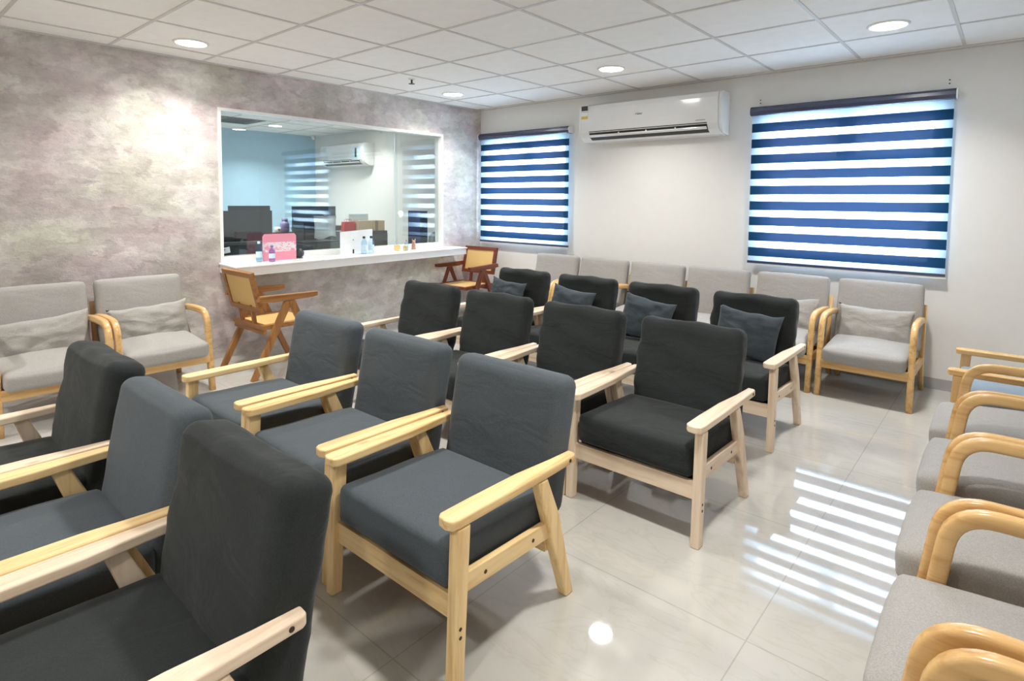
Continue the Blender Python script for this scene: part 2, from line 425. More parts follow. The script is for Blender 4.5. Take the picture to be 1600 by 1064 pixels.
struct('floor', bx(OX-.2, XR+.2, YF-.2, .2, -.12, 0, 0), M['floor'])
struct('wall_back', holes_wall('y', 0, .18, OX-.2, XR+.2, 0, 3.1, [WIN_A, WIN_B]), M['wall'])
struct('wall_left', holes_wall('x', 0, -.12, YF-.2, 0, 0, 2.97, [HATCH]), M['plaster'])
struct('wall_right', bx(XR, XR+.15, YF-.2, 0, 0, 3.1, 0), M['wall'])
struct('wall_front', bx(0, XR, YF-.15, YF, 0, 3.1, 0), M['wall'])
struct('wall_office', bx(OX-.15, OX, OYF, 0, 0, 3.1, 0), M['office_wall'])
struct('wall_office_front', bx(OX, -.12, OYF-.15, OYF, 0, 3.1, 0), M['wall'])
struct('ceiling', bx(0, XR, YF, 0, CEIL, CEIL+.1, 0), M['ceil'])
struct('ceiling_office', bx(OX, -.12, OYF, 0, OCEIL, OCEIL+.1, 0), M['ceil'])
GX, GY, GS = 1.0847, -4.561, .7465
bm = bmesh.new()
i = -2
while GX+i*GS < XR:
    x = GX+i*GS
    if x > .05: box(bm, x-.012, x+.012, YF, 0, CEIL-.006, CEIL+.002)
    i += 1
i = -6
while GY+i*GS < -.05:
    y = GY+i*GS
    if y > YF: box(bm, 0, XR, y-.012, y+.012, CEIL-.0055, CEIL+.002)
    i += 1
box(bm, 0, XR, -.022, 0, CEIL-.012, CEIL); box(bm, 0, .022, YF, -.022, CEIL-.012, CEIL)
struct('trim_1', bm, M['tbar'])
bm = bmesh.new()
for k in range(1, 6): box(bm, OX, -.12, -k*.75-.012, -k*.75+.012, OCEIL-.006, OCEIL+.001)
for k in range(1, 6): box(bm, OX+k*.75-.012, OX+k*.75+.012, OYF, 0, OCEIL-.0055, OCEIL+.001)
struct('trim_2', bm, M['tbar'])
struct('baseboard_back', bx(.0, XR, -.012, 0, 0, .095, .003), M['base'])

def window(name, o, mull):
    e = bpy.data.objects.new(name, None); C.objects.link(e); e['kind'] = 'structure'
    x0, x1, z0, z1 = o; bm = bmesh.new(); f = .05; zt = z1-.42
    for q in ((x0, x0+f, z0, z1), (x1-f, x1, z0, z1), (x0+f, x1-f, z0, z0+f), (x0+f, x1-f, z1-f, z1), (x0+f, x1-f, zt-.03, zt+.03), (mull-.075, mull+.075, zt+.03, z1-f)):
        box(bm, q[0], q[1], .07, .12, q[2], q[3])
    obj('window_frame', bm, M['alu'], e)
    obj('glass_pane', bx(x0+f, x1-f, .09, .096, z0+f, zt-.03, 0), M['glass'], e)
    obj('glass_pane', bx(x0+f, mull-.075, .09, .096, zt+.03, z1-f, 0), M['glass'], e)
    obj('glass_pane', bx(mull+.075, x1-f, .09, .096, zt+.03, z1-f, 0), M['glass'], e)
window('window_1', WIN_A, .845); window('window_2', WIN_B, 4.70)
# office window: white frame, fixed pane and sliding pane
e = bpy.data.objects.new('window_3', None); C.objects.link(e); e['kind'] = 'structure'
y0, y1, z0, z1 = HATCH; bm = bmesh.new()
for q in ((y0-.0, y0+.03, z0, z1), (y1-.03, y1, z0, z1), (y0+.03, y1-.03, z1-.03, z1), (y0+.03, y1-.03, z0, z0+.02)):
    box(bm, -.1195, .012, q[0], q[1], q[2], q[3])
box(bm, .0005, .012, y0, y1, .9555, z0)
obj('window_frame', bm, M['white'], e)
obj('glass_pane', bx(-.040, -.034, y0+.03, -1.48, z0+.02, z1-.03, 0), M['oglass'], e)
sl = obj('sliding_glass_pane', bx(-.062, -.056, -1.50, y1-.03, z0+.02, z1-.03, 0), M['oglass'], e)
obj('pane_edge', bx(-.063, -.055, -1.507, -1.501, z0+.02, z1-.03, .001), M['paper'], sl)
bm = bmesh.new()
bmt = lathe([(.035, 0), (.045, .004), (.045, .008), (.032, .010)], 24); xf(bmt, ry=R(90), loc=(-.056, -1.42, 1.41))
obj('finger_pull', bmt, M['white'], sl, True)

# ---------------------------------------------------------------- ceiling fittings
def downlight(loc, label, r=.115, watts=LAMP_W):
    t = thing('ceiling_downlight', label, 'ceiling light', loc, 0, 'round ceiling downlights')
    ring = lathe([(r+.022, 0), (r+.022, -.004), (r+.012, -.010), (r, -.011), (r, -.002)], 40)
    obj('trim_ring', ring, M['lampring'], t, True)
    obj('lamp_diffuser', cyl(0, 0, -.007, -.003, r-.001, 40), M['lamp'], t)
    ld = bpy.data.lights.new('bulb', 'AREA'); ld.shape = 'DISK'; ld.size = 2*r-.02; ld.energy = watts; ld.color = (1.0, .965, .91); ld.spread = R(128)
    lo = bpy.data.objects.new('bulb', ld); C.objects.link(lo); lo.parent = t; lo.location = (0, 0, -.0115)
    return t
LZ = CEIL-.0005
for x, y, lb in ((.635, -4.14, 'round downlight over the textured wall, left of the office window'),
                 (.635, -1.15, 'round downlight near the far corner beside the sprinkler'),
                 (2.875, -1.147, 'round downlight in front of the air conditioner'),
                 (5.177, -1.11, 'round downlight above the large striped window blind'),
                 (2.875, -4.14, 'round downlight above the middle of the blue-grey chair row'),
                 (5.177, -4.14, 'round downlight above the aisle beside the nearest chairs'),
                 (.635, -7.1, 'round downlight at the unseen end of the textured wall'),
                 (2.875, -7.1, 'round downlight behind the left chair rows'),
                 (5.177, -7.1, 'round downlight behind the camera')):
    downlight((x, y, LZ), lb)
downlight((-3.44, -1.33, OCEIL-.0005), 'round downlight inside the office near its far blue wall', .10, 18)
downlight((-2.30, -.66, OCEIL-.0005), 'round downlight inside the office above its air conditioner', .10, 9)
downlight((-1.15, -2.7, OCEIL-.0005), 'unseen downlight added inside the office to brighten the desk items', .10, 16)  # extra lamp added out of sight to brighten things behind the glass
downlight((-2.2, -3.9, OCEIL-.0005), 'round downlight inside the office behind the textured wall', .10)
t = thing('ceiling_sprinkler', 'small dark sprinkler head hanging from a ceiling tile', 'sprinkler', (.95, -2.05, CEIL))
obj('escutcheon', lathe([(.035, 0), (.033, -.008), (.012, -.012)], 20), M['white'], t, True)
obj('pipe', cyl(0, 0, -.05, -.008, .010, 12), M['dark'], t)
obj('deflector', lathe([(.01, -.05), (.034, -.054), (.034, -.058), (.006, -.060)], 16), M['dark'], t)
t = thing('ceiling_air_grille', 'dark square air grille in the office ceiling', 'air grille', (-3.30, -2.05, OCEIL))
bm = bmesh.new()
for a, b, c, d in ((-.33, .33, -.33, -.28), (-.33, .33, .28, .33), (-.33, -.28, -.28, .28), (.28, .33, -.28, .28)): box(bm, a, b, c, d, -.012, 0)
obj('grille_frame', bm, M['dgrey'], t)
bm = bmesh.new()
for k in range(9): box(bm, -.28, .28, -.27+k*.06, -.25+k*.06, -.011, -.001)
obj('grille_slats', bm, M['dark'], t)
t = thing('security_camera', 'small white security camera in the far office corner', 'camera', (-4.32, -.12, OCEIL))
obj('mount', bx(-.04, .04, -.04, .04, -.03, 0, .004), M['gloss_white'], t)
obj('camera_body', xf(cyl(0, 0, -.08, .08, .032, 16, 'x'), loc=(.03, -.02, -.06), rz=R(-35)), M['gloss_white'], t, True)

# ---------------------------------------------------------------- air conditioners
def air_con(loc, w, h, label, display=False):
    t = thing('air_conditioner', label, 'air conditioner', loc)
    d = .235; s = h/.455
    prof = [(0, h), (-.17, h), (-.215, h-.02), (-d, h-.07), (-d-.004, h*.5), (-d+.005, h*.26), (-.20, h*.13), (-.12, .01), (0, 0)]
    obj('housing', prism(prof, 'x', .035, w-.035, .006, 2), M['gloss_white'], t)
    # rounded end caps
    for x0, x1 in ((0, .035), (w-.035, w)):
        k = [(y*.97, h*.5+(z-h*.5)*.985) for y, z in prof]
        obj('end_cap', prism(k, 'x', x0, x1, .012, 3), M['gloss_white'], t)
    # outlet: slot along the lower front, louvre across it
    ya, za, yb, zb = -d+.005, h*.26, -.20, h*.13
    L0, L1 = w*.085, w*.915
    obj('air_outlet', prism([(ya-.004, za+.012), (yb-.008, zb+.004), (-.155, h*.065), (-.13, h*.075), (yb+.02, zb+.015), (ya+.02, za-.01)], 'x', L0, L1, .001, 1), M['dark'], t)
    obj('louvre', prism([(ya-.007, za*.66), (ya-.005, za*.74), (yb-.012, zb*1.12), (yb-.012, zb*1.0)], 'x', L0+.01, L1-.005, .001, 1), M['gloss_white'], t)
    for k in (.28, .52, .76):
        x = L0+(L1-L0)*k
        obj('louvre_clip', prism([(ya-.008, za*.85), (ya-.008, za*.68), (ya+.005, za*.68), (ya+.005, za*.85)], 'x', x-.006, x+.006, .001, 1), M['gloss_white'], t)
    if display:
        obj('display_panel', prism([(-.205, h-.014), (-d-.004, h-.08), (-d-.007, h*.5), (-d+.001, h*.27), (-d+.012, h*.27), (-.19, h-.03)], 'x', w*.76, w*.965, .002, 1), M['label'], t)
        obj('display_window', bx(w*.84, w*.87, -d-.012, -d-.004, h*.38, h*.76, .003), M['dgrey'], t)
    else:
        f = bpy.data.curves.new('t', 'FONT'); f.body = 'Haier'; f.size = .040; f.extrude = .001; f.align_x = 'CENTER'
        fo = bpy.data.objects.new('t', f); C.objects.link(fo)
        dg = bpy.context.evaluated_depsgraph_get(); me = bpy.data.meshes.new_from_object(fo.evaluated_get(dg)); bpy.data.objects.remove(fo)
        me.materials.clear(); me.materials.append(M['mgrey'])
        lo = bpy.data.objects.new('brand_lettering', me); C.objects.link(lo); lo.parent = t
        lo.location = (w*.466, -d-.006, h*.60); lo.rotation_euler = (R(91), 0, 0)
        obj('model_strip', bx(w*.845, w*.905, -d-.003, -d+.004, h*.335, h*.35, .0005), M['mgrey'], t)
        st = obj('energy_sticker', bx(.045, .135, -d-.0065, -d+.004, h*.60, h*.965, .0005), M['paper'], t)
        obj('sticker_heading', bx(.045, .135, -d-.0075, -d-.0065, h*.83, h*.955, 0), M['dgrey'], st)
        obj('sticker_rating', bx(.045, .135, -d-.0075, -d-.0065, h*.61, h*.69, 0), M['yellowl'], st)
        obj('sticker_rule', bx(.045, .135, -d-.0075, -d-.0065, h*.795, h*.805, 0), M['mgrey'], st)
    return t
air_con((1.87, 0, 2.295), 1.75, .455, 'wide white wall air conditioner between the two striped blinds')
air_con((-3.93, 0, 2.17), 1.36, .40, 'smaller white air conditioner inside the office, seen through the glass', True)

# ---------------------------------------------------------------- zebra blinds
BAND = .57
def zebra(x0, x1, z0, z1, label, first_top, pitch):
    t = thing('roller_blind', label, 'window blind', (x0, 0, z0)); w = x1-x0; h = z1-z0
    prof = [(-.001, h), (-.075, h), (-.098, h-.02), (-.102, h-.05), (-.092, h-.082), (-.075, h-.088), (-.001, h-.088)]
    obj('cassette', prism(prof, 'x', 0, w, .003, 2), M['navyp'], t, False)
    obj('end_cap', prism([(y*1.03 if y < -.01 else y, z) for y, z in prof], 'x', -.012, 0, .002, 1), M['gloss_white'], t)
    obj('end_cap', prism([(y*1.03 if y < -.01 else y, z) for y, z in prof], 'x', w, w+.012, .002, 1), M['gloss_white'], t)
    bm = bmesh.new(); z = h-.088; a = first_top-z0
    while z > .0401:                                # alternate sheer and opaque bands down the cloth
        a = max(a, .04)
        if z > a: quad(bm, .012, w-.012, -.055, a, z, 1)
        b = max(a-pitch*BAND, .04)
        if a > b: quad(bm, .012, w-.012, -.055, b, a, 0)
        z = b; a -= pitch
    obj('shade_fabric', bm, [M['band'], M['sheer']], t)
    obj('bottom_bar', bx(.010, w-.010, -.066, -.044, .018, .042, .004), M['navyp'], t)
    obj('bottom_rail', bx(.006, w-.006, -.062, -.046, 0, .017, .003), M['gloss_white'], t)
    return t
zebra(.045, 1.62, .985, 2.54, 'smaller navy and sheer striped blind beside the room corner', 2.386, .1532)
zebra(3.86, 5.525, .965, 2.556, 'larger navy and sheer striped blind behind the grey chair row', 2.391, .1560)
for x, z in ((3.93, 2.60), (5.47, 2.61)):
    for dz in (0, .03):
        s = obj('wall_anchor', cyl(0, 0, -.006, 0, .006, 10, 'y'), M['dark'], None, loc=(x, 0, z+dz))
        tag(s, 'tiny dark screw anchor in the wall above the %s end of the large blind' % ('left' if x < 5 else 'right'), 'screw', 'screw anchors above the left end of the blind' if x < 5 else 'screw anchors above the right end of the blind')

# ---------------------------------------------------------------- counter
t = thing('service_counter', 'long white counter under the office window', 'counter', (0, 0, 0))
P = [(.002, -3.70), (.47, -3.745), (.30, -.56), (.002, -.56)]
obj('countertop', prism(P, 'z', .938, .955, .003), M['white'], t)
P2 = [(.002, -3.692), (.46, -3.735), (.29, -.57), (.002, -.57)]
obj('fascia', prism(P2, 'z', .862, .9375, .002), M['white'], t)

# ---------------------------------------------------------------- chairs
def chair_square(name, label, cat, wd, fab, back_h=.875, bw=.335, arm_l=.66, seed=0, wr=.006, bt=.066):
    """timber lounge chair with flat arms; faces -y, origin under the front edge"""
    t = thing(name, label, cat)
    wx, wy, wz = M[wd+'x'], M[wd+'y'], M[wd+'z']
    obj('seat_cushion', xf(softbox(.320, .282, .078, .030, (.004, .006, .010), 12, .003, seed), rx=R(-2), loc=(0, .278, .377)), M[fab], t, True)
    zc = (.30+back_h)/2; hz = (back_h-.30)/2
    obj('backrest', xf(softbox(bw, bt, hz, .050, (.002, .010, .004), 22, wr, seed+3), rx=R(-11), loc=(0, .650, zc)), M[fab], t, True)
    for s in (-1, 1):
        a, b = sorted((s*.333, s*.376))
        fl = obj('leg', prism([(-.026, 0), (.024, 0), (.054, .541), (-.004, .541)], 'x', a, b, .006), wz, t)
        xo = s*.3765
        for z in (.205, .175):
            obj('screw_hole', cyl(.006, z, xo-.0012, xo+.0006, .0065, 10, 'x'), M['hole'], fl)
        rl = obj('leg', prism([(.410, .541), (.468, .541), (.550, .36), (.648, 0), (.600, 0), (.482, .33)], 'x', a, b, .006), wz, t)
        # armrest: a tapering board, rounded at the front
        pts = [(.296, -.012), (.310, -.030), (.345, -.036), (.372, -.026), (.377, .005), (.379, .25), (.377, .50), (.374, arm_l-.015), (.366, arm_l), (.330, arm_l+.002), (.322, .54), (.302, .36), (.296, .12)]
        pts = [(s*x, y) for x, y in pts]
        ar = obj('armrest', prism(pts, 'z', .542, .577, .007, 3), wy, t)
        obj('screw_hole', cyl(arm_l-.045, .560, s*.3735-.002, s*.3735+.0025, .0075, 10, 'x'), M['hole'], ar)
        a2, b2 = sorted((s*.334, s*.360))
        sr = obj('side_rail', prism([(.045, .300), (.045, .368), (.515, .352), (.515, .284)], 'x', a2, b2, .004), wy, t)
        for y in (.14, .40):
            obj('screw_hole', cyl(y, .332-y*.03, s*.3595-.001, s*.3595+.0015, .0075, 10, 'x'), M['hole'], sr)
    obj('front_rail', bx(-.334, .334, .006, .030, .215, .298, .004), wx, t)
    obj('rear_rail', bx(-.334, .334, .505, .528, .215, .290, .004), wx, t)
    obj('seat_support', bx(-.32, .32, .035, .50, .288, .297, .002), M['webbing'], t)
    return t
def arc(pts, r, n=8):
    """polyline in (y,z) with rounded corners"""
    out = [pts[0]]
    for a, b, c in zip(pts, pts[1:], pts[2:]):
        A, B, D = Vector(a), Vector(b), Vector(c); u = (A-B).normalized(); v = (D-B).normalized()
        rr = r
        p0, p1 = B+u*rr, B+v*rr
        for k in range(n+1):
            tt = k/n; out.append(tuple(p0*(1-tt)**2 + B*2*tt*(1-tt) + p1*tt*tt))
    out.append(pts[-1]); return out
def chair_bent(name, label, fab='grey', wd='ben', seed=0):
    """bentwood lounge chair: each front leg bends over into the armrest"""
    t = thing(name, label, 'armchair')
    wx, wy, wz = M[wd+'x'], M[wd+'y'], M[wd+'z']
    obj('seat_cushion', xf(softbox(.292, .285, .062, .035, (.004, .012, .032), 12, .004, seed), rx=R(4), loc=(0, .262, .373)), M[fab], t, True)
    obj('backrest', xf(softbox(.322, .050, .285, .038, (.002, .014, .004), 14, .004, seed+9), rx=R(-11), loc=(0, .640, .636)), M[fab], t, True)
    for s in (-1, 1):
        path = arc([(.026, .0), (.070, .34), (.112, .645), (.42, .650), (.61, .628)], .115)
        obj('bent_armrest', sweep(path, .046, .052, 16, s*.322), wy, t, True)
        path = arc([(.765, 0), (.665, .30), (.745, .74)], .06)
        obj('leg', sweep(path, .040, .040, 14, s*.322), wz, t, True)
        a, b = sorted((s*.310, s*.338))
        obj('side_rail', prism([(.06, .255), (.06, .320), (.68, .305), (.68, .245)], 'x', a, b, .005), wy, t)
    obj('front_rail', prism([(-.308, .232), (-.308, .308), (.308, .308), (.308, .232)], 'y', .032, .056, .004), wx, t)
    obj('rear_rail', bx(-.308, .308, .62, .645, .235, .30, .004), wx, t)
    obj('seat_support', bx(-.30, .30, .06, .60, .262, .274, .002), M['webbing'], t)
    return t

# row with pale wood and charcoal covers
pale = chair_square('lounge_chair', 'x', 'armchair', 'pale', 'charcoal', .895, .312, .705, 2, .017)
G_B = [(4.535, 'charcoal chair with empty seat and pale arms at the aisle end of the middle row'),
       (3.775, 'charcoal chair with a wrinkled back, second from the aisle in the middle row'),
       (3.01, 'charcoal chair third from the aisle in the middle row, no cushion showing'),
       (2.25, 'charcoal chair farthest from the aisle in the middle row, nearest the counter')]
used = False
for x, lb in G_B: place(pale, used, (x, -3.60, 0), 0, lb, 'charcoal chairs without pillows in the middle row'); used = True
G_C = [(4.46, 'charcoal chair at the aisle end of the pillow row, pale arm fully visible'),
       (3.70, 'charcoal chair second from the aisle in the row of chairs with blue-grey pillows'),
       (2.938, 'charcoal chair third from the aisle in the row of chairs with blue-grey pillows'),
       (2.17, 'charcoal chair farthest from the aisle in the pillow row, beside the red-brown cane chair')]
for x, lb in G_C: place(pale, True, (x, -2.29, 0), 0, lb, 'charcoal chairs with blue-grey pillows')
near = chair_square('lounge_chair', 'x', 'armchair', 'pale', 'charcoal', .888, .335, .660, 4, .009, .080)
place(near, False, (4.290, -6.08, 0), 0, 'charcoal chair filling the lower left foreground, its pale right arm nearest the viewer', 'chairs in the left foreground row')
place(near, True, (2.755, -6.05, 0), 0, 'charcoal chair with a pale arm at the left edge of the photo', 'chairs in the left foreground row')
# row with yellow pine and blue-grey covers
yel = chair_square('lounge_chair', 'x', 'armchair', 'yel', 'slate', .872, .318, .66, 7, .003)
used = False
for x, y, lb in ((4.262, -4.88, 'blue-grey chair in full view at centre, all its yellow pine frame showing'),
                 (3.485, -4.86, 'blue-grey chair second from the aisle, between two other blue-grey chairs'),
                 (2.70, -4.85, 'blue-grey chair nearest the wooden cane chair at the counter'),
                 (3.525, -6.055, 'blue-grey chair between the two charcoal chairs in the left foreground')):
    place(yel, used, (x, y, 0), 0, lb, 'blue-grey chairs of the front row' if y > -5 else 'chairs in the left foreground row'); used = True
blue = chair_square('lounge_chair', 'wooden armchair with pale blue seat at the right edge by the white wall', 'armchair', 'ben', 'blue', .80, .30, .66, 5, .003)
blue.location = (5.70, -1.31, 0); blue.rotation_euler = (0, 0, R(-90))

# light grey bentwood chairs
bent = chair_bent('lounge_chair', 'x')
ORD = ['farthest left under the small blind', 'second from the left', 'third from the left', 'fourth from the left', 'under the large blind', '']
used = False
for k, x in enumerate((1.56, 2.25, 2.94, 3.63, 4.35, 5.07)):
    lb = 'light grey chair in full view at the right end of the wall row' if k == 5 else 'light grey chair in the row along the white wall, ' + ORD[k]
    place(bent, used, (x, -.875, 0), 0, lb, 'light grey chairs along the white wall'); used = True
RR = [(5.672, -2.12, 'farthest, next to the pale blue seat'), (5.69, -2.81, 'second farthest'), (5.705, -3.515, 'the middle one'), (5.73, -4.225, 'second nearest the viewer'), (5.76, -4.945, 'nearest the viewer')]
for x, y, lb in RR:
    place(bent, True, (x, y, 0), R(-90), 'light grey chair of the right-hand column, ' + lb, 'light grey chairs in the right-hand column')
place(bent, True, (.945, -4.47, 0), R(90), 'light grey bentwood chair against the textured wall, next to the wooden cane chair', 'light grey chairs against the textured wall')
place(bent, True, (.945, -5.17, 0), R(90), 'light grey bentwood chair against the textured wall, cut by the photo edge', 'light grey chairs against the textured wall')

# pillows
def pillow(loc, rz, lean, hw, hh, th, m, label, seed, roll=0):
    o = obj('throw_pillow', pillow_bm(hw, hh, th, seed), m, None, True)
    o.location = loc; o.rotation_euler = Matrix.Rotation(rz, 3, 'Z').to_4x4().to_euler()
    mt = Matrix.Translation(loc) @ Matrix.Rotation(rz, 4, 'Z') @ Matrix.Rotation(-lean, 4, 'X') @ Matrix.Rotation(roll, 4, 'Y')
    o.matrix_world = mt
    return tag(o, label, 'pillow', 'light grey pillows' if m == M['greyp'] else 'blue-grey pillows')
pillow((5.07, -.405, .548), 0, R(14), .285, .175, .062, M['greyp'], 'light grey pillow on the right-end chair of the wall row', 1, R(1))
pillow((4.35, -.405, .548), 0, R(14), .285, .175, .062, M['greyp'], 'light grey pillow on the wall-row chair half hidden by a charcoal chair', 3, R(-2))
pillow((.475, -4.45, .535), R(90), R(14), .300, .175, .062, M['greyp'], 'light grey pillow on the wall chair next to the cane chair', 5, R(-3))
pillow((.475, -5.16, .535), R(90), R(14), .300, .175, .062, M['greyp'], 'light grey pillow on the chair at the left edge of the photo', 8, R(-4))
for k, (x, s, lb, rl, hw) in enumerate(((4.48, 11, 'blue-grey pillow on the charcoal chair at the aisle end', 5, .235), (3.66, 14, 'blue-grey pillow on the second charcoal chair from the aisle', 8, .235), (2.90, 17, 'blue-grey pillow on the third charcoal chair from the aisle', 6, .235), (2.115, 20, 'blue-grey pillow on the charcoal chair beside the red-brown cane chair', 4, .225))):
    pillow((x, -2.29+.470, .630), 0, R(16), hw, .185, .055, M['bluep'], lb, s, R(rl))

# cane chairs
def cane_chair(label, wd, loc, rz):
    t = thing('cane_chair', label, 'chair', loc, rz)
    wx, wy, wz = M[wd+'x'], M[wd+'y'], M[wd+'z']
    for s in (-1, 1):
        a, b = sorted((s*.292, s*.330))
        obj('leg', prism([(.330, .672), (.400, .672), (.085, 0), (.030, 0)], 'x', a, b, .005), wz, t)
        a, b = sorted((s*.2915, s*.3305))
        obj('leg', prism([(.350, .672), (.425, .672), (.745, 0), (.690, 0)], 'x', a, b, .005), wz, t)
        a, b = sorted((s*.285, s*.337))
        obj('armrest', prism([(.105, .690), (.105, .728), (.66, .738), (.68, .690), (.54, .672), (.16, .680)], 'x', a, b, .006), wy, t)
    # seat
    bm = bmesh.new()
    for q in ((-.290, .290, .060, .110), (-.290, .290, .575, .625), (-.290, -.232, .110, .575), (.232, .290, .110, .575)): box(bm, q[0], q[1], q[2], q[3], .430, .468)
    obj('seat_frame', bev(bm, .004), wx, t)
    obj('cane_seat', bx(-.232, .232, .110, .575, .452, .462, .002), M['cane'], t)
    obj('rear_rail', bx(-.290, .290, .585, .612, .385, .43, .004), wx, t)
    # back
    bk = bmesh.new()
    def ring(x0, x1, z0, z1, f):
        for q in ((x0, x1, z0, z0+f), (x0, x1, z1-f, z1), (x0, x0+f, z0+f, z1-f), (x1-f, x1, z0+f, z1-f)): box(bk, q[0], q[1], -.018, .018, q[2], q[3])
    ring(-.290, .290, -.185, .185, .045)
    obj('back_frame', xf(bev(bk, .004), rx=R(-13), loc=(0, .665, .765)), wx, t)
    obj('cane_back', xf(bx(-.246, .246, -.006, .006, -.141, .141, .001), rx=R(-13), loc=(0, .665, .765)), M['cane'], t)
    for s in (-1, 1):
        a, b = sorted((s*.10, s*.135))
        obj('back_support', prism([(.590, .43), (.620, .43), (.650, .64), (.615, .64)], 'x', a, b, .003), wz, t)
    return t
cane_chair('orange-brown wooden armchair with cane seat at the near end of the counter', 'teak', (.645, -3.10, 0), R(180))
cane_chair('dark red-brown armchair with cane back at the far end of the counter', 'red', (.320, -.97, 0), R(3))

# ---------------------------------------------------------------- things on the counter
CT = .955
def bottle(loc, m, label, h=.2, r=.033, cap='dark', grp=None, lab=True):
    t = thing('bottle', label, 'bottle', loc, 0, grp)
    obj('bottle_body', lathe([(r*.9, 0), (r, .006), (r, h*.62), (r*.85, h*.72), (r*.4, h*.84), (r*.38, h*.90)], 20), M[m], t, True)
    if lab: obj('label_band', lathe([(r*1.01, h*.22), (r*1.02, h*.225), (r*1.02, h*.5), (r*1.01, h*.505)], 20), M['label'], t, True)
    obj('cap', lathe([(r*.46, h*.89), (r*.48, h*.90), (r*.48, h), (r*.44, h+.002)], 16), M[cap], t, True)
bottle((.15, -3.365, CT), 'bottle', 'clear blue bottle standing left of the pink board', .205, .030, 'label')
bottle((.23, -3.27, CT), 'lilac', 'lilac bottle standing in front of the pink board', .165, .030, 'purple')
t = thing('pink_board', 'pink printed board with rounded corners standing on the counter', 'display board', (.13, -3.135, CT), R(2))
obj('board', prism([(-.185, 0), (.185, 0), (.185, .25), (.165, .275), (-.165, .275), (-.185, .25)], 'x', -.004, .004, .001), M['pink'], t)
obj('easel_foot', prism([(-.10, 0), (-.004, 0), (-.004, .18)], 'y', -.03, .03, .001), M['paper'], t)
t = thing('round_speaker', 'black round object just behind the pink board', 'speaker', (.09, -2.90, CT))
obj('speaker_body', xf(lathe([(.02, -.025), (.050, -.02), (.055, 0), (.050, .02), (.02, .025)], 24), ry=R(70), loc=(0, 0, .056)), M['dark'], t, True)
obj('speaker_foot', bx(-.03, .03, -.03, .03, 0, .008, .002), M['dgrey'], t)
t = thing('sign_stand', 'white sign board standing on the counter behind two clear bottles', 'sign', (.07, -2.16, CT), R(-2))
obj('sign_panel', prism([(-.215, 0), (.215, 0), (.215, .285), (-.215, .262)], 'x', -.004, .004, .001), M['paper'], t)
obj('sign_foot', bx(-.05, .05, -.215, .215, 0, .006, .001), M['paper'], t)
obj('black_tab', bx(.0045, .010, -.055, -.040, .006, .055, .001), M['dark'], t)
obj('black_dot', cyl(-.048, .165, .0045, .0065, .006, 10, 'x'), M['dark'], t)
bottle((.16, -2.12, CT), 'bottle2', 'left one of two clear bottles in front of the white sign', .205, .034, 'dark')
bottle((.16, -2.02, CT), 'bottle2', 'right one of two clear bottles in front of the white sign', .205, .034, 'dark')
def jar(loc, r, h, m, lid, label):
    t = thing('jar', label, 'jar', loc)
    obj('jar_body', lathe([(r*.8, 0), (r, .01), (r*1.05, h*.5), (r*.9, h*.8)], 20), M[m], t, True)
    obj('lid', lathe([(r*.92, h*.8), (r*.92, h*.95), (r*.3, h)], 20), M[lid], t, True)
jar((.11, -1.60, CT), .038, .075, 'jar', 'gold', 'squat amber jar with gold lid on the counter')
jar((.15, -1.50, CT), .030, .065, 'jar', 'gold', 'small amber jar right of the squat one')
bottle((.10, -1.44, CT), 'bottle2', 'white pump bottle between the amber jars and brown figurine', .13, .030, 'copper', lab=False)
t = thing('figurine', 'small brown and white figurine at the right end of the counter goods', 'figurine', (.12, -1.345, CT))
obj('figurine_body', lathe([(.03, 0), (.034, .01), (.024, .04), (.03, .06), (.018, .08), (.024, .10), (.004, .125)], 16), M['copper'], t, True)
obj('figurine_base', lathe([(.036, 0), (.036, .006), (.03, .007)], 16), M['white'], t, True)
for s in (-1, 1): obj('figurine_ear', xf(lathe([(.006, 0), (.009, .02), (.002, .045)], 10), rx=s*R(18), loc=(0, -s*.012, .10)), M['copper'], t, True)

